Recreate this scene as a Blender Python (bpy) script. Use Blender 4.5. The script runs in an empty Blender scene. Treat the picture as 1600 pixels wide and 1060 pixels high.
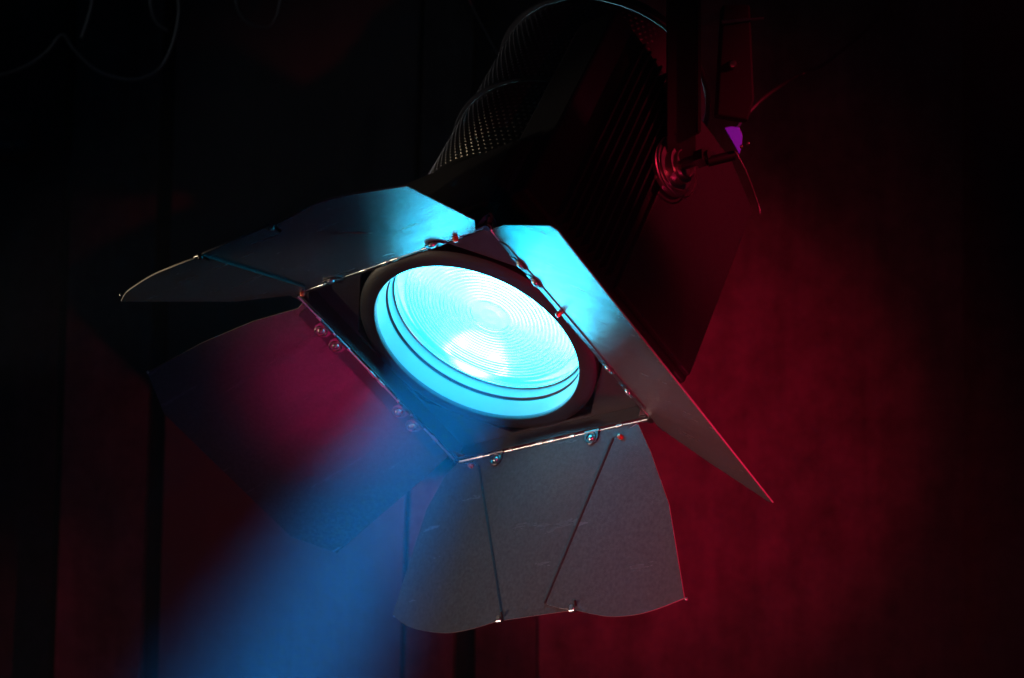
import bpy, bmesh, math, random
from mathutils import Vector, Matrix
random.seed(4)
sc = bpy.context.scene
C = sc.collection
CAMZ = 2.6
def W(x, y, z):                 # metres right of, below and in front of the camera -> world
    return Vector((x, z, CAMZ - y))

# ------------------------------------------------------------------ camera
cam_d = bpy.data.cameras.new('camera'); cam = bpy.data.objects.new('camera', cam_d); C.objects.link(cam)
cam.location = (0, 0, CAMZ); cam.rotation_euler = (math.radians(90), 0, 0)
cam_d.sensor_width = 36; cam_d.lens = 56.25; cam_d.clip_start = .05; cam_d.clip_end = 50
cam_d.dof.use_dof = True; cam_d.dof.focus_distance = 1.45; cam_d.dof.aperture_fstop = 6.3
sc.camera = cam
# ------------------------------------------------------------------ world, exposure
wd = bpy.data.worlds.new('World'); sc.world = wd; wd.use_nodes = True
wd.node_tree.nodes['Background'].inputs[0].default_value = (.15, .35, .8, 1)
wd.node_tree.nodes['Background'].inputs[1].default_value = .0022
sc.view_settings.view_transform = 'Standard'; sc.view_settings.look = 'None'
sc.view_settings.exposure = 0; sc.view_settings.gamma = 1
sc.render.engine = 'CYCLES'
sc.cycles.use_denoising = True
sc.cycles.max_bounces = 10; sc.cycles.volume_bounces = 1; sc.cycles.transmission_bounces = 8
sc.cycles.transparent_max_bounces = 8
sc.cycles.caustics_reflective = False; sc.cycles.caustics_refractive = True
sc.cycles.sample_clamp_indirect = 6
# ------------------------------------------------------------------ fixture pose
U = Vector((0.7327593, -0.2092764, -0.6475084))
V = Vector((0.5897963, 0.6699301, 0.4509257))
N = Vector((0.3394173, -0.7123181, 0.6143280))      # backwards along the optical axis
T = Vector((-0.03673734, 0.01113832, 1.49600278))
def w3(v): return Vector((v[0], v[2], -v[1]))
FX = Matrix.Identity(4)
for i, a in enumerate((U, V, N)):
    a = w3(a).normalized()
    for r in range(3): FX[r][i] = a[r]
o = W(*T)
for r in range(3): FX[r][3] = o[r]
FXI = FX.inverted()
def loc(x, y, z): return FXI @ W(x, y, z)            # camera-relative point -> fixture frame
def glob(u, v, w): return FX @ Vector((u, v, w))

# ------------------------------------------------------------------ room lights and added accents
def aim(ob, tgt, up='Y'):
    ob.rotation_euler = (Vector(tgt) - ob.location).to_track_quat('-Z', up).to_euler()
def spot(name, pos, tgt, col, power, size, blend, rad):
    d = bpy.data.lights.new(name, 'SPOT'); d.color = col; d.energy = power
    d.spot_size = math.radians(size); d.spot_blend = blend; d.shadow_soft_size = rad
    ob = bpy.data.objects.new(name, d); C.objects.link(ob); ob.location = pos; aim(ob, tgt); return ob
WALL = 2.6
def wall_pt(px, py, d=WALL): return W((px-800)/2500*d, (py-530)/2500*d, d)
spot('red_stage_light', W(.36, .27, -.3), wall_pt(1000, 690), (1, .004, .065), 140, 20, 1.0, .02)
spot('red_fill_light', W(.34, .29, -.3), wall_pt(850, 720), (1, .03, .07), 30, 35, 1.0, .02)  # added faint spill beside the red light, lifts the dim wall
fp = glob(-.150, -.020, -.03)                       # floor light glances off the left leaf
spot('red_floor_light', fp + W(-.12, .94, -.35) * 1.2 - Vector((0, 0, CAMZ)) * 1.2, fp, (1, .01, .22), 5, 11, 1.0, .05)
spot('warm_stage_light', W(-1.9, .55, 1.35), glob(.14, .17, -.17), (1, .67, .55), 110, 20, 1, .03)
spot('rod_accent_light', W(-1.9, .56, 1.34), glob(-.01, -.126, 0), (1, .80, .55), 48, 8, .8, .02)  # added narrow spot at the warm light's place, brightens the hinge rod
spot('edge_accent_light', W(-1.9, -.15, 1.02), W(-.31, -.075, 1.47), (1, .74, .45), 26, 9.5, 1, .02)  # added spot that picks out the upper leaf's outer edge
spot('warm_back_light', W(-1.02, .10, 2.23), glob(-.05, -.10, .27), (1, .92, .92), 12, 28, .8, .02)
spot('red_side_light', W(1.5, -.9, .9), W(.20, -.13, 1.68), (1, .02, .08), 105, 15, 1, .02)
spot('red_low_light', W(.50, 1.10, .65), glob(.125, .01, -.01), (1, .02, .12), 90, 13, 1, .02)
spot('gel_accent_light', W(.9, -.5, .2), W(.235, -.212, 1.70), (.45, .08, 1), 30, 3, .6, .01)  # added narrow spot that makes the gel scrap show violet
spot('cable_fill_light', W(-1.35, -.80, 1.7), W(-.40, -.45, 2.2), (.8, .9, 1), .9, 46, 1, .02)  # unseen faint spot added so the hanging cables show

# ------------------------------------------------------------------ materials
def mat(name, col=(.5,.5,.5), rough=.5, metal=0, spec=.5, bump=0, bscale=200, var=0, vscale=8, bdist=.0005):
    m = bpy.data.materials.new(name); m.use_nodes = True; nt = m.node_tree; b = nt.nodes['Principled BSDF']
    b.inputs['Base Color'].default_value = (*col, 1); b.inputs['Roughness'].default_value = rough
    b.inputs['Metallic'].default_value = metal; b.inputs['Specular IOR Level'].default_value = spec
    tc = nt.nodes.new('ShaderNodeTexCoord')
    if var:
        n = nt.nodes.new('ShaderNodeTexNoise'); n.inputs['Scale'].default_value = vscale; n.inputs['Detail'].default_value = 6
        nt.links.new(tc.outputs['Object'], n.inputs['Vector'])
        r = nt.nodes.new('ShaderNodeMapRange'); r.inputs[1].default_value = .2; r.inputs[2].default_value = .8
        r.inputs[3].default_value = 1-var; r.inputs[4].default_value = 1+var
        nt.links.new(n.outputs[0], r.inputs[0])
        x = nt.nodes.new('ShaderNodeVectorMath'); x.operation = 'SCALE'; x.inputs[0].default_value = col
        nt.links.new(r.outputs[0], x.inputs['Scale']); nt.links.new(x.outputs[0], b.inputs['Base Color'])
    if bump:
        n = nt.nodes.new('ShaderNodeTexNoise'); n.inputs['Scale'].default_value = bscale; n.inputs['Detail'].default_value = 3
        nt.links.new(tc.outputs['Object'], n.inputs['Vector'])
        bp = nt.nodes.new('ShaderNodeBump'); bp.inputs['Strength'].default_value = bump; bp.inputs['Distance'].default_value = bdist
        nt.links.new(n.outputs[0], bp.inputs['Height']); nt.links.new(bp.outputs[0], b.inputs['Normal'])
    return m
def emit(name, col, s):
    m = bpy.data.materials.new(name); m.use_nodes = True; nt = m.node_tree; nt.nodes.clear()
    e = nt.nodes.new('ShaderNodeEmission'); o = nt.nodes.new('ShaderNodeOutputMaterial')
    e.inputs[0].default_value = (*col, 1); e.inputs[1].default_value = s
    nt.links.new(e.outputs[0], o.inputs[0]); return m
M_door = mat('black_powder_coat', (.055,.055,.055), .20, 0, .5, .6, 900, .3, 300, .0003)
nt_ = M_door.node_tree; tc_ = nt_.nodes.new('ShaderNodeTexCoord')
mp_ = nt_.nodes.new('ShaderNodeMapping'); mp_.inputs['Rotation'].default_value = (.3, .2, .7); mp_.inputs['Scale'].default_value = (6, 60, 14)
nz_ = nt_.nodes.new('ShaderNodeTexNoise'); nz_.inputs['Scale'].default_value = 1.5; nz_.inputs['Detail'].default_value = 7; nz_.inputs['Roughness'].default_value = .65
mr_ = nt_.nodes.new('ShaderNodeMapRange'); mr_.inputs[1].default_value = .15; mr_.inputs[2].default_value = .85; mr_.inputs[3].default_value = .12; mr_.inputs[4].default_value = .34
nt_.links.new(tc_.outputs['Object'], mp_.inputs[0]); nt_.links.new(mp_.outputs[0], nz_.inputs[0]); nt_.links.new(nz_.outputs[0], mr_.inputs[0])
nt_.links.new(mr_.outputs[0], nt_.nodes['Principled BSDF'].inputs['Roughness'])
M_body = mat('black_enamel', (.014,.014,.016), .42, 0, .5, .3, 400, .2, 12)
M_frame = mat('frame_enamel', (.02,.02,.022), .38, 0, .5, .4, 500, .2, 200)
M_flat = mat('matt_black', (.012,.012,.013), .8)
M_edge = mat('edge_highlight', (.5,.47,.44), .35, .3)  # bright lit outline put into the colour of the leaf edges
M_steel = mat('bare_steel', (.6,.58,.55), .28, 1, .5, .15, 300, .15, 30)
M_dsteel = mat('blackened_steel', (.16,.15,.15), .35, 1, .5, .2, 300, .2, 30)
M_tube = mat('pale_inner_enamel', (.15,.15,.15), .5, 0, .5, 0, 1, .1, 20)
M_red = mat('red_plastic', (.5,.03,.015), .3)
M_rubber = mat('black_rubber', (.07,.07,.07), .25)
M_cab = mat('grey_cable', (.16,.16,.16), .4)
M_gel = mat('purple_gel', (.20,.03,.55), .5)
M_refl = mat('lamp_reflector', (.60,.12,.10), .35, 1)

# ------------------------------------------------------------------ helpers
def tag(o, label=None, cat=None, group=None, kind=None):
    if label: o['label'] = label
    if cat: o['category'] = cat
    if group: o['group'] = group
    if kind: o['kind'] = kind
    return o
def link(name, bm, m, parent=None, smooth=False, doubles=True):
    if doubles: bmesh.ops.remove_doubles(bm, verts=bm.verts, dist=1e-6)
    bmesh.ops.recalc_face_normals(bm, faces=bm.faces)
    me = bpy.data.meshes.new(name); bm.to_mesh(me); bm.free()
    if smooth:
        for p in me.polygons: p.use_smooth = True
    ob = bpy.data.objects.new(name, me); C.objects.link(ob); me.materials.append(m)
    if smooth: ob.modifiers.new('split', 'EDGE_SPLIT').split_angle = math.radians(38)
    if parent: ob.parent = parent
    return ob
def bevel(ob, w=.0008, seg=2):
    md = ob.modifiers.new('bevel', 'BEVEL'); md.width = w; md.segments = seg; md.limit_method = 'ANGLE'; return ob
def prism(bm, pts, f, h0, h1, side=0):
    """outline pts (a,b) extruded h0..h1; f(a,b,h) -> Vector"""
    lo = [bm.verts.new(f(a, b, h0)) for a, b in pts]; hi = [bm.verts.new(f(a, b, h1)) for a, b in pts]
    n = len(pts); bm.faces.new(lo[::-1]); bm.faces.new(hi)
    for i in range(n): bm.faces.new((lo[i], lo[(i+1) % n], hi[(i+1) % n], hi[i])).material_index = side
def box(bm, x0, x1, y0, y1, z0, z1, f=lambda a, b, c: Vector((a, b, c))):
    prism(bm, [(x0, y0), (x1, y0), (x1, y1), (x0, y1)], f, z0, z1)
def frame_of(d):
    d = d.normalized(); a = Vector((0, 0, 1)) if abs(d.z) < .9 else Vector((1, 0, 0))
    x = d.cross(a).normalized(); return x, d.cross(x).normalized()
def tube(bm, pts, r, n=10):
    pts = [Vector(p) for p in pts]; rings = []; x = None
    for i, p in enumerate(pts):
        d = (pts[min(i+1, len(pts)-1)] - pts[max(i-1, 0)]).normalized()
        if x is None: x, y = frame_of(d)
        x = (x - d*x.dot(d)).normalized(); y = d.cross(x)
        rr = r[i] if isinstance(r, (list, tuple)) else r
        rings.append([bm.verts.new(p + (x*math.cos(2*math.pi*k/n) + y*math.sin(2*math.pi*k/n))*rr) for k in range(n)])
    for a, b in zip(rings, rings[1:]):
        for k in range(n): bm.faces.new((a[k], a[(k+1) % n], b[(k+1) % n], b[k]))
    bm.faces.new(rings[0][::-1]); bm.faces.new(rings[-1])
def lathe(bm, prof, f, n=96, closed=False, a0=0, a1=2*math.pi):
    """prof (r, h); f(x,y,h)"""
    full = abs(a1-a0-2*math.pi) < 1e-6; m = n if full else n+1
    rings = []
    for r, h in prof:
        if r < 1e-7: rings.append([bm.verts.new(f(0, 0, h))]*m); continue
        rings.append([bm.verts.new(f(r*math.cos(a0+(a1-a0)*k/n), r*math.sin(a0+(a1-a0)*k/n), h)) for k in range(m)])
    pr = list(zip(rings, rings[1:]))
    if closed: pr.append((rings[-1], rings[0]))
    for a, b in pr:
        for k in range(n):
            q = [a[k], a[(k+1) % m], b[(k+1) % m], b[k]]; q2 = []
            for v in q:
                if v not in q2: q2.append(v)
            if len(q2) > 2: bm.faces.new(q2)
def ID(a, b, c): return Vector((a, b, c))
def bez(p, n=24):
    """Catmull-Rom through points"""
    p = [Vector(q) for q in p]; p = [p[0]*2-p[1]] + p + [p[-1]*2-p[-2]]; out = []
    for i in range(1, len(p)-2):
        for k in range(n):
            t = k/n; a, b, c, d = p[i-1:i+3]
            out.append(.5*((2*b) + (c-a)*t + (2*a-5*b+4*c-d)*t*t + (3*b-a-3*c+d)*t**3))
    out.append(p[-2]); return out

# ================================================================== the back wall
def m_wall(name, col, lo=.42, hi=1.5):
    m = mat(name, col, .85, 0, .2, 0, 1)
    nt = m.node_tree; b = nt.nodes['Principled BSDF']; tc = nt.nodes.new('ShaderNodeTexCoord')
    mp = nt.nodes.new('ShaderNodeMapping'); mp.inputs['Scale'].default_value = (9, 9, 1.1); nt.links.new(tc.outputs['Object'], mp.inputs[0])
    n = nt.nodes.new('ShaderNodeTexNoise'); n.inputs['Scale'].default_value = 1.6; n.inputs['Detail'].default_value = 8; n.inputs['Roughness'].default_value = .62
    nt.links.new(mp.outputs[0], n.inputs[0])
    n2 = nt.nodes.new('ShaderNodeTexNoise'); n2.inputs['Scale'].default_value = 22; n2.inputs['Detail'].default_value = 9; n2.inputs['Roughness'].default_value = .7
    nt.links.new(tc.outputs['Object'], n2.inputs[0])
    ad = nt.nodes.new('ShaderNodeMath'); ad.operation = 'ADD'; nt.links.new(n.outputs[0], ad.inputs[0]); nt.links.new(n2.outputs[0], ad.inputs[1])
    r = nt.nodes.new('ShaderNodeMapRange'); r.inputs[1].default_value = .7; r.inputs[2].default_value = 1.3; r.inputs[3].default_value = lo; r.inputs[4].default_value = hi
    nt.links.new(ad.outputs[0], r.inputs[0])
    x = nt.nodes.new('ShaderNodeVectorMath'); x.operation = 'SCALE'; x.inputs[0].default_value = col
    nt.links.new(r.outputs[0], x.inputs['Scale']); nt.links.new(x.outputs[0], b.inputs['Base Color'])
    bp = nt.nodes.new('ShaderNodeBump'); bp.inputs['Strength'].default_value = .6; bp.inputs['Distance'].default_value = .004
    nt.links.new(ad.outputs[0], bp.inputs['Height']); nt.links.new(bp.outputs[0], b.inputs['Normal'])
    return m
M_wall = m_wall('painted_flat', (.13, .115, .11))
M_calm = m_wall('evenly_painted_flat', (.13, .115, .11), .9, 1.1)
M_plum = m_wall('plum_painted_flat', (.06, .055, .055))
M_void = mat('backing_cloth', (.008, .008, .01), .95, 0, .1)
bm = bmesh.new(); box(bm, -2.4, 2.4, WALL+.12, WALL+.16, .6, 4.6)
tag(link('back_wall', bm, M_void), kind='structure')
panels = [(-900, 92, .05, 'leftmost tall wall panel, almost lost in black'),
          (108, 240, .012, 'narrow dim panel between two black gaps at the far left'),
          (262, 640, 0, 'wide panel behind the upturned left flap, faint red low down'),
          (648, 727, .008, 'narrow plum panel under the lower flap, left of the black slot'),
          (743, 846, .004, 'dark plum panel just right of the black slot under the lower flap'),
          (842.6, 1496, 0, 'broad wall panel lit red on the right of the lamp'),
          (1497, 2500, .03, 'black panel along the right edge of the picture')]
for a, b, dz, lab in panels:
    bm = bmesh.new(); y = WALL + dz
    x0 = (a-800)/2500*y; x1 = (b-800)/2500*y; z0, z1 = .62, 4.58; cx = (x0+x1)/2
    # a sheet with a slight lean and bow, plus returned edges
    nx = max(2, int((x1-x0)/.04)); nz = 40; g = []
    for i in range(nx+1):
        fx = i/nx; col = []
        for k in range(nz+1):
            z = z0+(z1-z0)*k/nz
            x = x0+(x1-x0)*fx + (z-CAMZ)*.03*(1 if a < 700 else 0)
            yy = y + .004*math.sin(z*2.1+a) + .004*math.sin(fx*9+z+a)
            col.append(bm.verts.new((x-cx, yy-y, z-z0)))
        g.append(col)
    for i in range(nx):
        for k in range(nz): bm.faces.new((g[i][k], g[i+1][k], g[i+1][k+1], g[i][k+1]))
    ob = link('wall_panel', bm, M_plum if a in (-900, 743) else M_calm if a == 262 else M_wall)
    sd = ob.modifiers.new('solid', 'SOLIDIFY'); sd.thickness = .025; sd.offset = -1
    ob.location = (cx, y, z0)
    tag(ob, lab, 'wall panel', 'tall wall panels behind the lamp')

# ================================================================== the lamp
lamp = bpy.data.objects.new('stage_spotlight', None); C.objects.link(lamp); lamp.matrix_world = FX
tag(lamp, 'black theatre spotlight with open barn doors and glowing cyan fresnel lens', 'spotlight')

# --- housing
def rrect(hx, hy, r, n=8):
    p = []
    for cx, cy, a in ((hx-r, hy-r, 0), (-hx+r, hy-r, 90), (-hx+r, -hy+r, 180), (hx-r, -hy+r, 270)):
        for k in range(n+1):
            t = math.radians(a+90*k/n); p.append((cx+r*math.cos(t), cy+r*math.sin(t)))
    return p
# front casting: rounded box with a round bore for the snout
bm = bmesh.new(); n = 96
def sq_out(hx, rc, n=128):
    p = []; 
    for k in range(n):
        a = 2*math.pi*(k+.5)/n; dx, dy = math.cos(a), math.sin(a); lo, hi = 0, hx*1.5
        for _ in range(40):
            t = (lo+hi)/2; qx, qy = max(abs(dx*t)-(hx-rc), 0), max(abs(dy*t)-(hx-rc), 0)
            if math.hypot(qx, qy) < rc and abs(dx*t) < hx and abs(dy*t) < hx: lo = t
            else: hi = t
        p.append((dx*lo, dy*lo))
    return p
out = sq_out(.127, .03)
m_ = len(out)
def ring_at(w, r): return [bm.verts.new((r*math.cos(math.atan2(y, x)), r*math.sin(math.atan2(y, x)), w)) for x, y in out]
def rect_at(w, s=1): return [bm.verts.new((x*s, y*s, w)) for x, y in out]
rs = [ring_at(.118, .103), ring_at(.030, .103), rect_at(.030, .985), rect_at(.034), rect_at(.118), rect_at(.122, .98), ring_at(.122, .103)]
for a, b in zip(rs, rs[1:]):
    for k in range(m_): bm.faces.new((a[k], a[(k+1) % m_], b[(k+1) % m_], b[k]))
link('front_casting', bm, M_body, lamp)
# snout ring in front of the lens
bm = bmesh.new()
lathe(bm, [(.1035, .040), (.1015, .012), (.1015, .0085), (.1025, .0065), (.1045, .0060), (.116, .0075), (.1185, .0095), (.1185, .040)], ID, 128, True)
link('lens_collar', bm, M_body, lamp, smooth=False)
for p in lamp.children[-1].data.polygons: p.use_smooth = True
md = lamp.children[-1].modifiers.new('es', 'EDGE_SPLIT'); md.split_angle = math.radians(35)
# pale bore, in two steps with a dark groove between
bm = bmesh.new(); lathe(bm, [(.1012, .0100), (.1000, .0285), (.1014, .0285), (.1014, .0100)], ID, 128, True)
link('bore_liner', bm, M_tube, lamp, True)
bm = bmesh.new(); lathe(bm, [(.0990, .0320), (.0985, .0500), (.1014, .0500), (.1014, .0320)], ID, 128, True)
link('retaining_ring', bm, M_tube, lamp, True)
bm = bmesh.new(); lathe(bm, [(.1012, .0287), (.1010, .0318), (.1030, .0318), (.1030, .0287)], ID, 128, True)
link('groove_seal', bm, M_flat, lamp, True)

# --- fresnel lens: stepped front, flat back
LZ = .046; LR = .0965
prof = [(0, LZ-.0008), (.010, LZ-.0004), (.0195, LZ+.0010), (.0200, LZ-.0006)]
r = .0205; pitch = .0039; nring = int((LR-.006-r)/pitch)
for k in range(nring):
    r0 = r+k*pitch; dep = .0008+.0012*(k/nring)
    prof += [(r0, LZ-.0006), (r0+pitch*.5, LZ-.0006+dep*.38), (r0+pitch*.90, LZ-.0006+dep)]
re = r+nring*pitch
prof += [(re, LZ-.0006), (re+.0006, LZ-.0022), (LR-.0006, LZ-.0022), (LR, LZ-.0016), (LR, LZ+.006), (0, LZ+.006)]
bm = bmesh.new(); lathe(bm, prof, ID, 160)
m = bpy.data.materials.new('fresnel_glass'); m.use_nodes = True; nt = m.node_tree; nt.nodes.clear()
gl = nt.nodes.new('ShaderNodeBsdfGlass'); gl.inputs['Roughness'].default_value = .15; gl.inputs['IOR'].default_value = 1.35
gl.inputs['Color'].default_value = (.80, .97, 1, 1)
em = nt.nodes.new('ShaderNodeEmission'); em.inputs[0].default_value = (.004, .64, 1, 1); em.inputs[1].default_value = 4.6
ad = nt.nodes.new('ShaderNodeAddShader'); ot = nt.nodes.new('ShaderNodeOutputMaterial')
nt.links.new(gl.outputs[0], ad.inputs[0]); nt.links.new(em.outputs[0], ad.inputs[1]); nt.links.new(ad.outputs[0], ot.inputs[0])
link('fresnel_lens', bm, m, lamp)
bm = bmesh.new(); lathe(bm, [(.0975+.0011*math.cos(t), .0440+.0011*math.sin(t)) for t in [k*math.pi/4 for k in range(8)]], ID, 128, True)
link('lens_edge_glint', bm, M_steel, lamp, True)  # added bright ring, gives the lens edge its white line
# --- lamp chamber: reflector bowl and bulb
bm = bmesh.new()
lathe(bm, [(.099, .058)] + [(.099*math.cos(t), .075+.085*math.sin(t)) for t in [math.pi/2*k/14 for k in range(14)]] + [(0, .160)], ID, 96)
link('reflector', bm, M_refl, lamp, True)
bm = bmesh.new(); bmesh.ops.create_uvsphere(bm, u_segments=24, v_segments=16, radius=.026)
bmesh.ops.translate(bm, verts=bm.verts, vec=(-.076, .057, .0815))
link('bulb', bm, emit('hot_bulb', (.32, .8, 1), 150), lamp, True)

# --- round perforated can behind the casting
CR = .1165
def seg_can(w0, w1, R, name):
    bm = bmesh.new(); lathe(bm, [(R, w0), (R, w1)], ID, 96)
    # raised dots standing for the holes, shaped to catch glints
    nf = len(bm.faces)
    pw = .0068; i = 0; w = w0+.008
    while w < w1-.005:
        nd = int(2*math.pi*R/.0072)
        for k in range(nd):
            a = 2*math.pi*(k+(.5 if i % 2 else 0))/nd
            if math.radians(150) < a % (2*math.pi) < math.radians(340):
                c = Vector((R*math.cos(a), R*math.sin(a), w)); nrm = Vector((math.cos(a), math.sin(a), 0)); x = Vector((-math.sin(a), math.cos(a), 0)); z = Vector((0, 0, 1))
                top = bm.verts.new(c+nrm*.0010); rg = [bm.verts.new(c+(x*math.cos(q*math.pi/3)+z*math.sin(q*math.pi/3))*.0019) for q in range(6)]
                mid = [bm.verts.new(c+nrm*.0008+(x*math.cos(q*math.pi/3)+z*math.sin(q*math.pi/3))*.0011) for q in range(6)]
                for q in range(6):
                    bm.faces.new((rg[q], rg[(q+1) % 6], mid[(q+1) % 6], mid[q])); bm.faces.new((mid[q], mid[(q+1) % 6], top))

        w += pw*.92; i += 1
    bm.faces.ensure_lookup_table()
    for fc in bm.faces[nf:]: fc.material_index = 1
    ob = link(name, bm, M_can, lamp, doubles=False); ob.data.materials.append(M_dot); return ob
M_dot = mat('glint_dots', (.22,.22,.22), .35, .9)  # glints put into the colour: dots paler than the can
M_can = mat('pressed_can', (.05,.05,.052), .3, .3, .5)
bm = bmesh.new(); lathe(bm, [(.100, .122), (CR+.002, .122), (CR+.002, .140), (CR, .142)], ID, 96); link('rear_collar', bm, M_body, lamp, True)
seg_can(.142, .258, CR, 'perforated_can')
bm = bmesh.new(); lathe(bm, [(CR-.004, .2585), (CR+.0035, .2585), (CR+.0045, .2600), (CR+.0035, .2620), (CR-.004, .2620)], ID, 128, True); link('can_rib', bm, M_dsteel, lamp, True)
seg_can(.263, .398, CR-.001, 'perforated_can')
bm = bmesh.new(); lathe(bm, [(CR-.004, .3985), (CR+.0035, .3985), (CR+.0045, .4000), (CR+.0035, .4020), (CR-.004, .4020)], ID, 128, True); link('can_rib', bm, M_dsteel, lamp, True)
bm = bmesh.new(); lathe(bm, [(.100, .402), (.100, .408), (.096, .44), (0, .445)], ID, 96); link('rear_cap', bm, M_body, lamp, True)

# --- side box with cooling fins and a plain access panel
bm = bmesh.new()
prism(bm, [(-.118, .045), (.137, .045), (.140, .288), (.086, .312), (-.118, .312)], lambda v, w, h: Vector((h, v, w)), .090, .140)
bevel(link('side_housing', bm, M_body, lamp), .003)
bm = bmesh.new()
prism(bm, [(.012, .050), (.133, .050), (.135, .284), (.083, .306), (.012, .306)], lambda v, w, h: Vector((h, v, w)), .1402, .1465)
bevel(link('access_panel', bm, M_frame, lamp), .0015)
for k in range(9):
    v = -.078+k*.0095
    bm = bmesh.new(); box(bm, .1402, .1500, v, v+.0022, .052, .300)
    link('cooling_fin', bm, M_body, lamp)
# fine cord running down the chamfered end of the side box
bm = bmesh.new(); tube(bm, bez([(.148, .082, .318), (.150, .105, .309), (.149, .133, .296), (.149, .143, .287)], 6), .0007)
link('edge_wire', bm, M_dsteel, lamp, True)

# --- yoke arm with its lock knob
KV, KW = .012, .212
def onu(v, w, u): return Vector((u, v, w))
bm = bmesh.new()
kf = lambda x, y, h: Vector((.1470+h, KV+x, KW+y))
lathe(bm, [(0, 0), (.026, 0), (.028, .002), (.028, .006), (.024, .008), (.0235, .010), (.018, .0105), (.0175, .017), (.010, .018), (0, .018)], kf, 48)
link('lock_washer', bm, M_steel, lamp, True)
for k in range(1):
    bm = bmesh.new(); lathe(bm, [(.0295, .010), (.0305, .0095), (.0310, .011), (.0300, .012)], kf, 64, True); link('lock_rim', bm, M_steel, lamp, True)
    bm = bmesh.new(); lathe(bm, [(.0130, .018), (.0142, .0178), (.0142, .0215), (.0130, .0215)], kf, 48, True); link('lock_bushing', bm, M_steel, lamp, True)
bm = bmesh.new(); tube(bm, [kf(0, 0, .016), kf(0, 0, .050)], .0055, 16); tube(bm, [kf(0, 0, .036), kf(0, 0, .046)], .0095, 6)
link('pivot_bolt', bm, M_dsteel, lamp)
# yoke: bar rising straight up from the pivot
P0 = glob(.165, KV, KW)
def wl(p): return FXI @ p
bm = bmesh.new()
pz = P0.z
def yf(a, b, h): return wl(Vector((P0.x-.002+a, P0.y+h, pz+b)))
prism(bm, [(-.014, .006), (-.008, -.002), (.008, -.002), (.014, .006), (.014, .42), (-.014, .42)], yf, -.003, .003)
bevel(link('yoke', bm, M_flat, lamp), .001)
bm = bmesh.new(); prism(bm, [(.0145, .03), (.0175, .03), (.0175, .42), (.0145, .42)], yf, -.012, .012); link('yoke_flange', bm, M_body, lamp)
# clamp head up the yoke
def cf(a, b, h): return wl(Vector((P0.x+a, P0.y+h, pz+b)))
bm = bmesh.new(); prism(bm, [(.030, .045), (.060, .040), (.066, .060), (.062, .150), (.036, .150)], cf, -.012, .008); bevel(link('yoke_bracket', bm, M_flat, lamp), .002)
bm = bmesh.new(); lathe(bm, [(0, -.017), (.003, -.0165), (.0042, -.0145), (.0045, -.012), (0, -.012)], lambda x, y, h: cf(.045+x, .093+y, h), 16); link('bracket_screw', bm, M_steel, lamp, True)
bm = bmesh.new(); tube(bm, [cf(.035, .133, -.014), cf(.075, .137, -.012)], [.0022, .0012], 8); link('split_pin', bm, M_steel, lamp, True)
# tilt handle: short bar and bolt heads right of the pivot
bm = bmesh.new(); tube(bm, [cf(.020, .000, -.02), cf(.046, .007, -.015)], .005, 12); link('tilt_lever', bm, M_body, lamp, True)
for dx, dz in ((.052, .014), (.058, .017)):
    bm = bmesh.new(); bmesh.ops.create_uvsphere(bm, u_segments=10, v_segments=8, radius=.0018, matrix=Matrix.Translation(cf(dx, dz, -.024)))
    link('bolt_head', bm, M_steel, lamp, True)

# --- barn-door frame: square flange, corner plates, wire hinge rods
H = .1245
bm = bmesh.new()
def sq(s, w): return [bm.verts.new((x*s, y*s, w)) for x, y in ((-1, -1), (1, -1), (1, 1), (-1, 1))]
q = [sq(.1235, -.005), sq(.1235, .028), sq(.1222, .028), sq(.1222, -.005)]
for a, b in zip(q, q[1:]+q[:1]):
    for k in range(4): bm.faces.new((a[k], a[(k+1) % 4], b[(k+1) % 4], b[k]))
link('door_frame', bm, M_frame, lamp)
bm = bmesh.new()          # flange with octagonal-ish opening
q = [[bm.verts.new((x, y, .012)) for x, y in sq_out(.1220, .001, 144)], [bm.verts.new((x, y, .0145)) for x, y in sq_out(.1220, .001, 144)],]
inn = []
for x, y in sq_out(.1220, .001, 144):
    a = math.atan2(y, x); c = max(abs(math.cos(a)), abs(math.sin(a))); d = abs(math.cos(a))+abs(math.sin(a))
    rr = min(.1190/c, .1700/d); inn.append((rr*math.cos(a), rr*math.sin(a)))
q2 = [[bm.verts.new((x, y, .0145)) for x, y in inn], [bm.verts.new((x, y, .012)) for x, y in inn]]
q = q+q2
for a, b in zip(q, q[1:]+q[:1]):
    for k in range(len(a)): bm.faces.new((a[k], a[(k+1) % len(a)], b[(k+1) % len(a)], b[k]))
link('frame_flange', bm, M_frame, lamp)
cor = [(-1, -1), (1, -1), (1, 1), (-1, 1)]
HR = .1258
for i in range(4):
    a = Vector((*cor[i], 0))*HR; b = Vector((*cor[(i+1) % 4], 0))*HR; a.z = b.z = -.0055
    d = (b-a).normalized()
    bm = bmesh.new(); tube(bm, [a+d*.004, b-d*.004], .0011, 10); link('hinge_rod', bm, M_steel, lamp, True)
    for c_, l_ in ((-.088, .006), (-.030, .004), (-.002, .007), (.012, .007), (.050, .004), (.092, .006)):
        mid = (a+b)/2+d*c_; bm = bmesh.new(); tube(bm, [mid-d*l_*.5-d*.0015, mid+d*l_*.5], .0019, 12); link('rod_sleeve', bm, M_steel, lamp, True)
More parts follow.
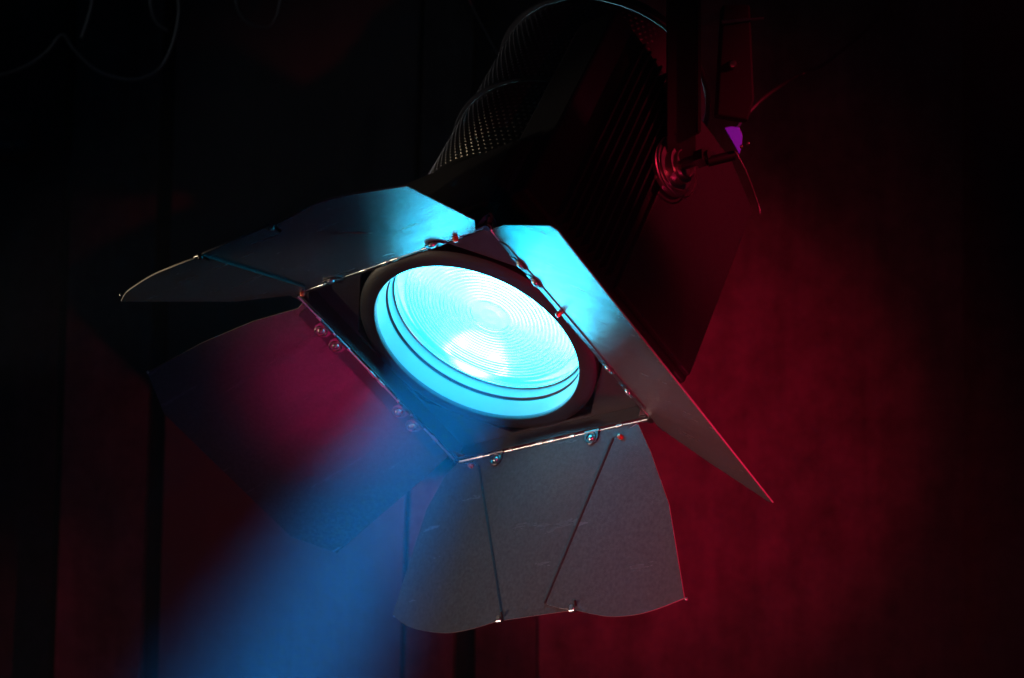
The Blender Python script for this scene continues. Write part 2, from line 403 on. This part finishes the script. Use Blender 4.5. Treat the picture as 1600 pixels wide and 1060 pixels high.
for i, (x, y) in enumerate(cor):
    bm = bmesh.new(); s = 1
    p = Vector((x*HR, y*HR, -.0055)); dx = Vector((x, 0, 0)); dy = Vector((0, y, 0))
    tube(bm, [p-dx*.012+dy*.001, p+dx*.002+dy*.002, p+dx*.007+dy*.007, p+(dx+dy)*.009], .0013, 8)
    tube(bm, [p-dy*.010+dx*.001, p+dx*.003, p+(dx+dy)*.0045+Vector((0, 0, -.003))], .0011, 8)
    tube(bm, [p+Vector((0, 0, -.003)), p+Vector((0, 0, .010))], .0032, 10)
    link('corner_clip', bm, M_dsteel, lamp, True)
    bm = bmesh.new(); f = lambda a, b, h, x=x, y=y: Vector((x*(H-.002+a), y*(H-.002+b), h))
    prism(bm, [(-.014, .0035), (.0035, -.014), (.012, .004), (.013, .013), (.004, .012)], f, -.0025, -.001)
    bevel(link('corner_plate', bm, M_door, lamp), .0004)

# --- the four leaves
def leaf(origin, along, outd, th, main, flaps, rivets, pins, hinges, tips, label=None, strip=False):
    th = math.radians(th); F = Vector((0, 0, -1))
    b = outd*math.cos(th)+F*math.sin(th); nin = -outd*math.sin(th)+F*math.cos(th)    # inner side normal
    org = origin+Vector((0, 0, -.0055))+outd*.0013
    def f(s, q, h): return org+along*s*.001+b*q*.001+nin*h*.001
    bm = bmesh.new(); prism(bm, main, f, -.6, .6, 1)
    root = link('barn_door', bm, M_door, lamp); root.data.materials.append(M_edge)
    if label: root['label'] = label
    for pts, lift, axis in flaps:            # flap folded a little about its crease line
        (s0, q0), (s1, q1) = axis; ax = Vector((s1-s0, q1-q0, 0)).normalized(); a_ = math.radians(lift)
        def ff(s, q, h):
            p = Vector((s-s0, q-q0, 0)); par = ax*p.dot(ax); per = p-par; z = Vector((0, 0, 1))
            pr = par+per*math.cos(a_)+z*per.length*math.sin(a_)
            return f(s0+pr.x, q0+pr.y, pr.z+h+1.3)
        bm = bmesh.new(); prism(bm, pts, ff, -.6, .6, 1); link('side_flap', bm, M_door, root).data.materials.append(M_edge)
        if lift < .1: continue
        bm = bmesh.new(); tube(bm, [f(s0, q0, 1.2), f(s1, q1, 1.2)], .0012 if lift > .55 else .0020, 8); link('crease_shade', bm, M_flat, root, True)  # matt black rod stands in for the shadow line along the crease
    if strip:
        bm = bmesh.new(); prism(bm, [(-109, .6), (109, .6), (106, 13), (-106, 13)], f, .8, 1.5); link('hinge_shade_strip', bm, M_frame, root)  # dark strip under the clips, painted in for the shaded band there
    for s, q in rivets:
        bm = bmesh.new()
        tube(bm, [f(s, q-1.5, -2), f(s, q-1.5, 3.4)], .0024, 12); tube(bm, [f(s-3, q+1.0, .6), f(s+3, q+1.0, .6)], .0020, 10)
        link('edge_rivet', bm, M_steel, root, True)
        bm = bmesh.new(); tube(bm, [f(s+4, q-2, 2), f(s+5, q-7, 5)], .0013, 8); link('flap_stop', bm, M_flat, root, True)
    for s, q in pins:
        bm = bmesh.new(); lathe(bm, [(0, 6.2), (1.9, 5.8), (2.5, 4.6), (2.6, .6), (0, .6)], lambda x, y, h: f(s+x, q+y, h), 20)
        link('stop_pin', bm, M_pin, root, True)
        bm = bmesh.new(); lathe(bm, [(3.9, .7), (3.9, 1.4), (2.7, 1.7), (2.7, .7)], lambda x, y, h: f(s+x, q+y, h), 20, True)
        link('pin_washer', bm, M_steel, root, True)
    for s in hinges:
        bm = bmesh.new()
        tube(bm, [f(s-9, 0, 0), f(s+9, 0, 0)], .0023, 12)
        prism(bm, [(s-8, 1), (s+8, 1), (s+8.5, 7), (s+5, 12), (s-5, 12), (s-8.5, 7)], f, 1.55, 2.3)
        link('hinge_clip', bm, M_dsteel, root)
        bm = bmesh.new(); lathe(bm, [(0, 4.4), (2.2, 4.1), (3.4, 3.0), (3.6, 2.3), (0, 2.3)], lambda x, y, h: f(s+x, 7+y, h), 20); link('rivet_head', bm, M_steel, root, True)
        bm = bmesh.new(); lathe(bm, [(4.6, 2.3), (5.6, 3.0), (6.6, 2.3)], lambda x, y, h: f(s+x, 7+y, h), 28, True); link('spring_washer', bm, M_dsteel, root, True)
    for s, q in tips:
        bm = bmesh.new(); bmesh.ops.create_uvsphere(bm, u_segments=10, v_segments=8, radius=.0016, matrix=Matrix.Translation(f(s, q, 0)))
        link('tip_bead', bm, M_steel, root, True)
    return root
M_pin = mat('red_lit_pin', (.75, .18, .10), .25, .6)  # red light falling on the pins is put into their colour
X, Y = Vector((1, 0, 0)), Vector((0, 1, 0))
def curve(p, n=6):
    q = bez([(a, b, 0) for a, b in p], n); return [(v.x, v.y) for v in q]
def big(flip):
    lobeL = curve([(-190, 153), (-172, 164), (-149, 172), (-112, 178.5), (-80, 178), (-41, 173)])
    lobeR = curve([(51, 172), (73, 178), (97, 183), (125, 184), (150, 181), (177, 175)])
    mainp = [(-93, 1.5), (81, 1.5), (120, 6), (50, 171.6), (-40, 172.6), (-100, 6)]
    mainp = [(-118, 1.5), (110, 1.5), (81.7, 13), (50, 90), (50, 171.8), (-37, 172.8), (-92, 10)]
    fl = [([(-92.5, 9.5), (-121, 2), (-138, 14), (-159, 46)]+lobeL+[(-38, 173)], 0.6, ((-92.5, 9.5), (-38, 173))),
          ([(83, 12), (112, 3), (129, 33), (154, 87)]+lobeR[::-1]+[(33, 168.5), (14.6, 162)], 0.5, ((83, 12), (14.6, 162)))]
    def mir(p): return [(-a, b) for a, b in p][::-1]
    if flip: mainp = mir(mainp); fl = [(mir(p), l, tuple((-a, b) for a, b in ax)) for p, l, ax in fl]
    return mainp, fl
mn, fl = big(False)
leaf(Y*H, X, Y, 68, mn, fl, [(-42, 172), (49, 171)], [(-101, 9), (93, 13)], [-68, 56], [(-190, 153), (177, 175)], 'lower leaf, the one hanging open below the lens, grey in the side light')
lobeL = curve([(-191, 151), (-175, 159), (-157, 165.5), (-113, 173), (-82, 172), (-52, 168.5)])
lobeR = curve([(44, 170), (66, 172), (84, 175), (106, 178.5), (124, 178), (147, 168), (179, 146.5)])
leaf(-Y*H, X, -Y, 39, [(-112, 1.5), (112, 1.5), (60, 90), (44, 170), (-49, 168.5), (-97, 14)],
     [([(-97, 14), (-121, 2), (-130, 14), (-159, 46)]+lobeL+[(-47, 169)], 2.0, ((-97, 14), (-47, 168))),
      ([(97, 5), (114, 3), (137, 28)]+lobeR[::-1]+[(43, 160)], 0, ((97, 5), (43, 160)))],
     [(-52, 168), (44, 169.5)], [(-113, 3), (92, 5)], [-68, 66], [(-191, 151)], 'upper leaf, tipped back above the lens, cyan at its right end')
leaf(X*H, Y, X, 32.5, [(-116, 1.5), (116, 1.5), (137, 2), (161, 64), (183, 138), (181, 144), (-144, 164), (-155, 166), (-159, 158), (-140, 62), (-137, 47), (-124, 8)],
     [], [], [(-20, 3)], [-82, -60, 52, 84], [], 'right leaf, seen edge-on, cyan at the top and grey at the pointed lower end', True)
leaf(-X*H, Y, -X, 24, [(-114, 1.5), (114, 1.5), (121, 30), (136, 110), (150, 178), (104, 203), (-94, 200), (-141, 178), (-136, 111), (-126, 54), (-112, 9)],
     [], [], [], [-80, -58, 40, 62], [(-141, 178)], 'left leaf, lit magenta, half hidden behind the blue beam', True)

# --- the lamp's own beam
d = bpy.data.lights.new('lamp_beam', 'AREA'); d.shape = 'DISK'; d.size = .11; d.energy = 22.5; d.color = (0, .32, 1); d.spread = math.radians(22)
beam = bpy.data.objects.new('lamp_beam', d); C.objects.link(beam)
beam.parent = lamp; beam.location = (0, 0, .040)
dirv = Vector((-.13, .03, -1)).normalized(); beam.rotation_euler = dirv.to_track_quat('-Z', 'Y').to_euler()

# ================================================================== cables and rigging
def cable(name, pts, r, m, label, cat='cable', group=None, n=14):
    bm = bmesh.new(); q = bez(pts, n); c = q[0].copy(); tube(bm, [p-c for p in q], r, 8)
    ob = link(name, bm, m, None, True); ob.location = c; return tag(ob, label, cat, group)
def pp(px, py, d): return W((px-800)/2500*d, (py-530)/2500*d, d)
cable('power_cable', [pp(1148, 205, 1.72), pp(1165, 182, 1.74), pp(1195, 152, 1.76), pp(1240, 122, 1.8), pp(1262, 112, 1.8), pp(1300, 92, 1.84), pp(1380, 20, 1.9), pp(1420, -60, 1.9)], .0018, M_rubber,
      'black cable rising to the upper right from the purple scrap, red glint on its bend')
bm = bmesh.new(); c0 = pp(1146, 218, 1.70)
g = [[-.010, .012], [-.003, .0135], [.006, .0125], [.0095, .004], [.0085, -.008], [.006, -.016], [.000, -.005]]
prism(bm, g, lambda a, b, h: Vector((a, h, b)), -.0015, .0015)
ob = link('gel_scrap', bm, M_gel); ob.location = c0; bevel(ob, .0006); tag(ob, 'small purple gel scrap at the foot of the rising cable', 'gel scrap')
cable('safety_wire', [pp(724, -20, 2.0), pp(742, 18, 2.0), pp(758, 48, 2.0), pp(779, 86, 2.0), pp(800, 120, 2.0)], .0012, M_edge,
      'thin steel safety wire slanting down to the perforated can', 'wire')
cable('hanging_cable', [pp(275, -30, 2.3), pp(280, 20, 2.3), pp(268, 75, 2.3), pp(245, 112, 2.3), pp(205, 125, 2.3), pp(155, 112, 2.3), pp(118, 80, 2.3), pp(98, 55, 2.3), pp(75, 80, 2.3), pp(45, 102, 2.3), pp(0, 118, 2.3), pp(-60, 122, 2.3)], .0026, M_cab,
      'long black cable looping across the top left corner', 'cable', 'cables hanging top left')
cable('hanging_cable', [pp(146, -30, 2.3), pp(144, 5, 2.3), pp(138, 30, 2.3), pp(128, 60, 2.3)], .0026, M_cab, 'short cable end hanging above the long loop at the top left', 'cable', 'cables hanging top left')
cable('hanging_cable', [pp(236, -30, 2.32), pp(236, 8, 2.32), pp(245, 35, 2.32), pp(262, 48, 2.32)], .0026, M_cab, 'small curl of cable just inside the long loop', 'cable', 'cables hanging top left')
cable('hanging_cable', [pp(369, -30, 2.3), pp(370, 5, 2.3), pp(380, 28, 2.3), pp(402, 42, 2.3), pp(425, 40, 2.3), pp(437, 10, 2.3), pp(437, -30, 2.3)], .0026, M_cab, 'separate small cable loop right of the long one at the top', 'cable', 'cables hanging top left')
# distant fixture glimpsed at the left edge
far = bpy.data.objects.new('distant_lamp', None); C.objects.link(far); far.location = pp(-6, 214, 2.2)
tag(far, 'dim distant lamp fitting cut by the left edge of the picture', 'lamp')
bm = bmesh.new(); lathe(bm, [(0, -.05), (.030, -.05), (.034, -.04), (.034, .04), (.026, .055), (0, .055)], lambda x, y, h: Vector((h, y, x)), 32); link('body', bm, M_body, far, True)
bm = bmesh.new(); tube(bm, bez([(.02, -.03, .02), (.035, -.03, .005), (.030, -.03, -.02)], 6), .002); link('bracket', bm, M_dsteel, far, True)

# ================================================================== haze
bm = bmesh.new(); box(bm, -2.5, 2.5, -.5, 3.0, .3, 4.8)
m = bpy.data.materials.new('stage_haze'); m.use_nodes = True; nt = m.node_tree; nt.nodes.clear()
v = nt.nodes.new('ShaderNodeVolumePrincipled'); v.inputs['Color'].default_value = (.9, .93, 1, 1); v.inputs['Density'].default_value = .012; v.inputs['Anisotropy'].default_value = .15
ot = nt.nodes.new('ShaderNodeOutputMaterial'); nt.links.new(v.outputs[0], ot.inputs['Volume'])
tag(link('haze', bm, m), kind='stuff')
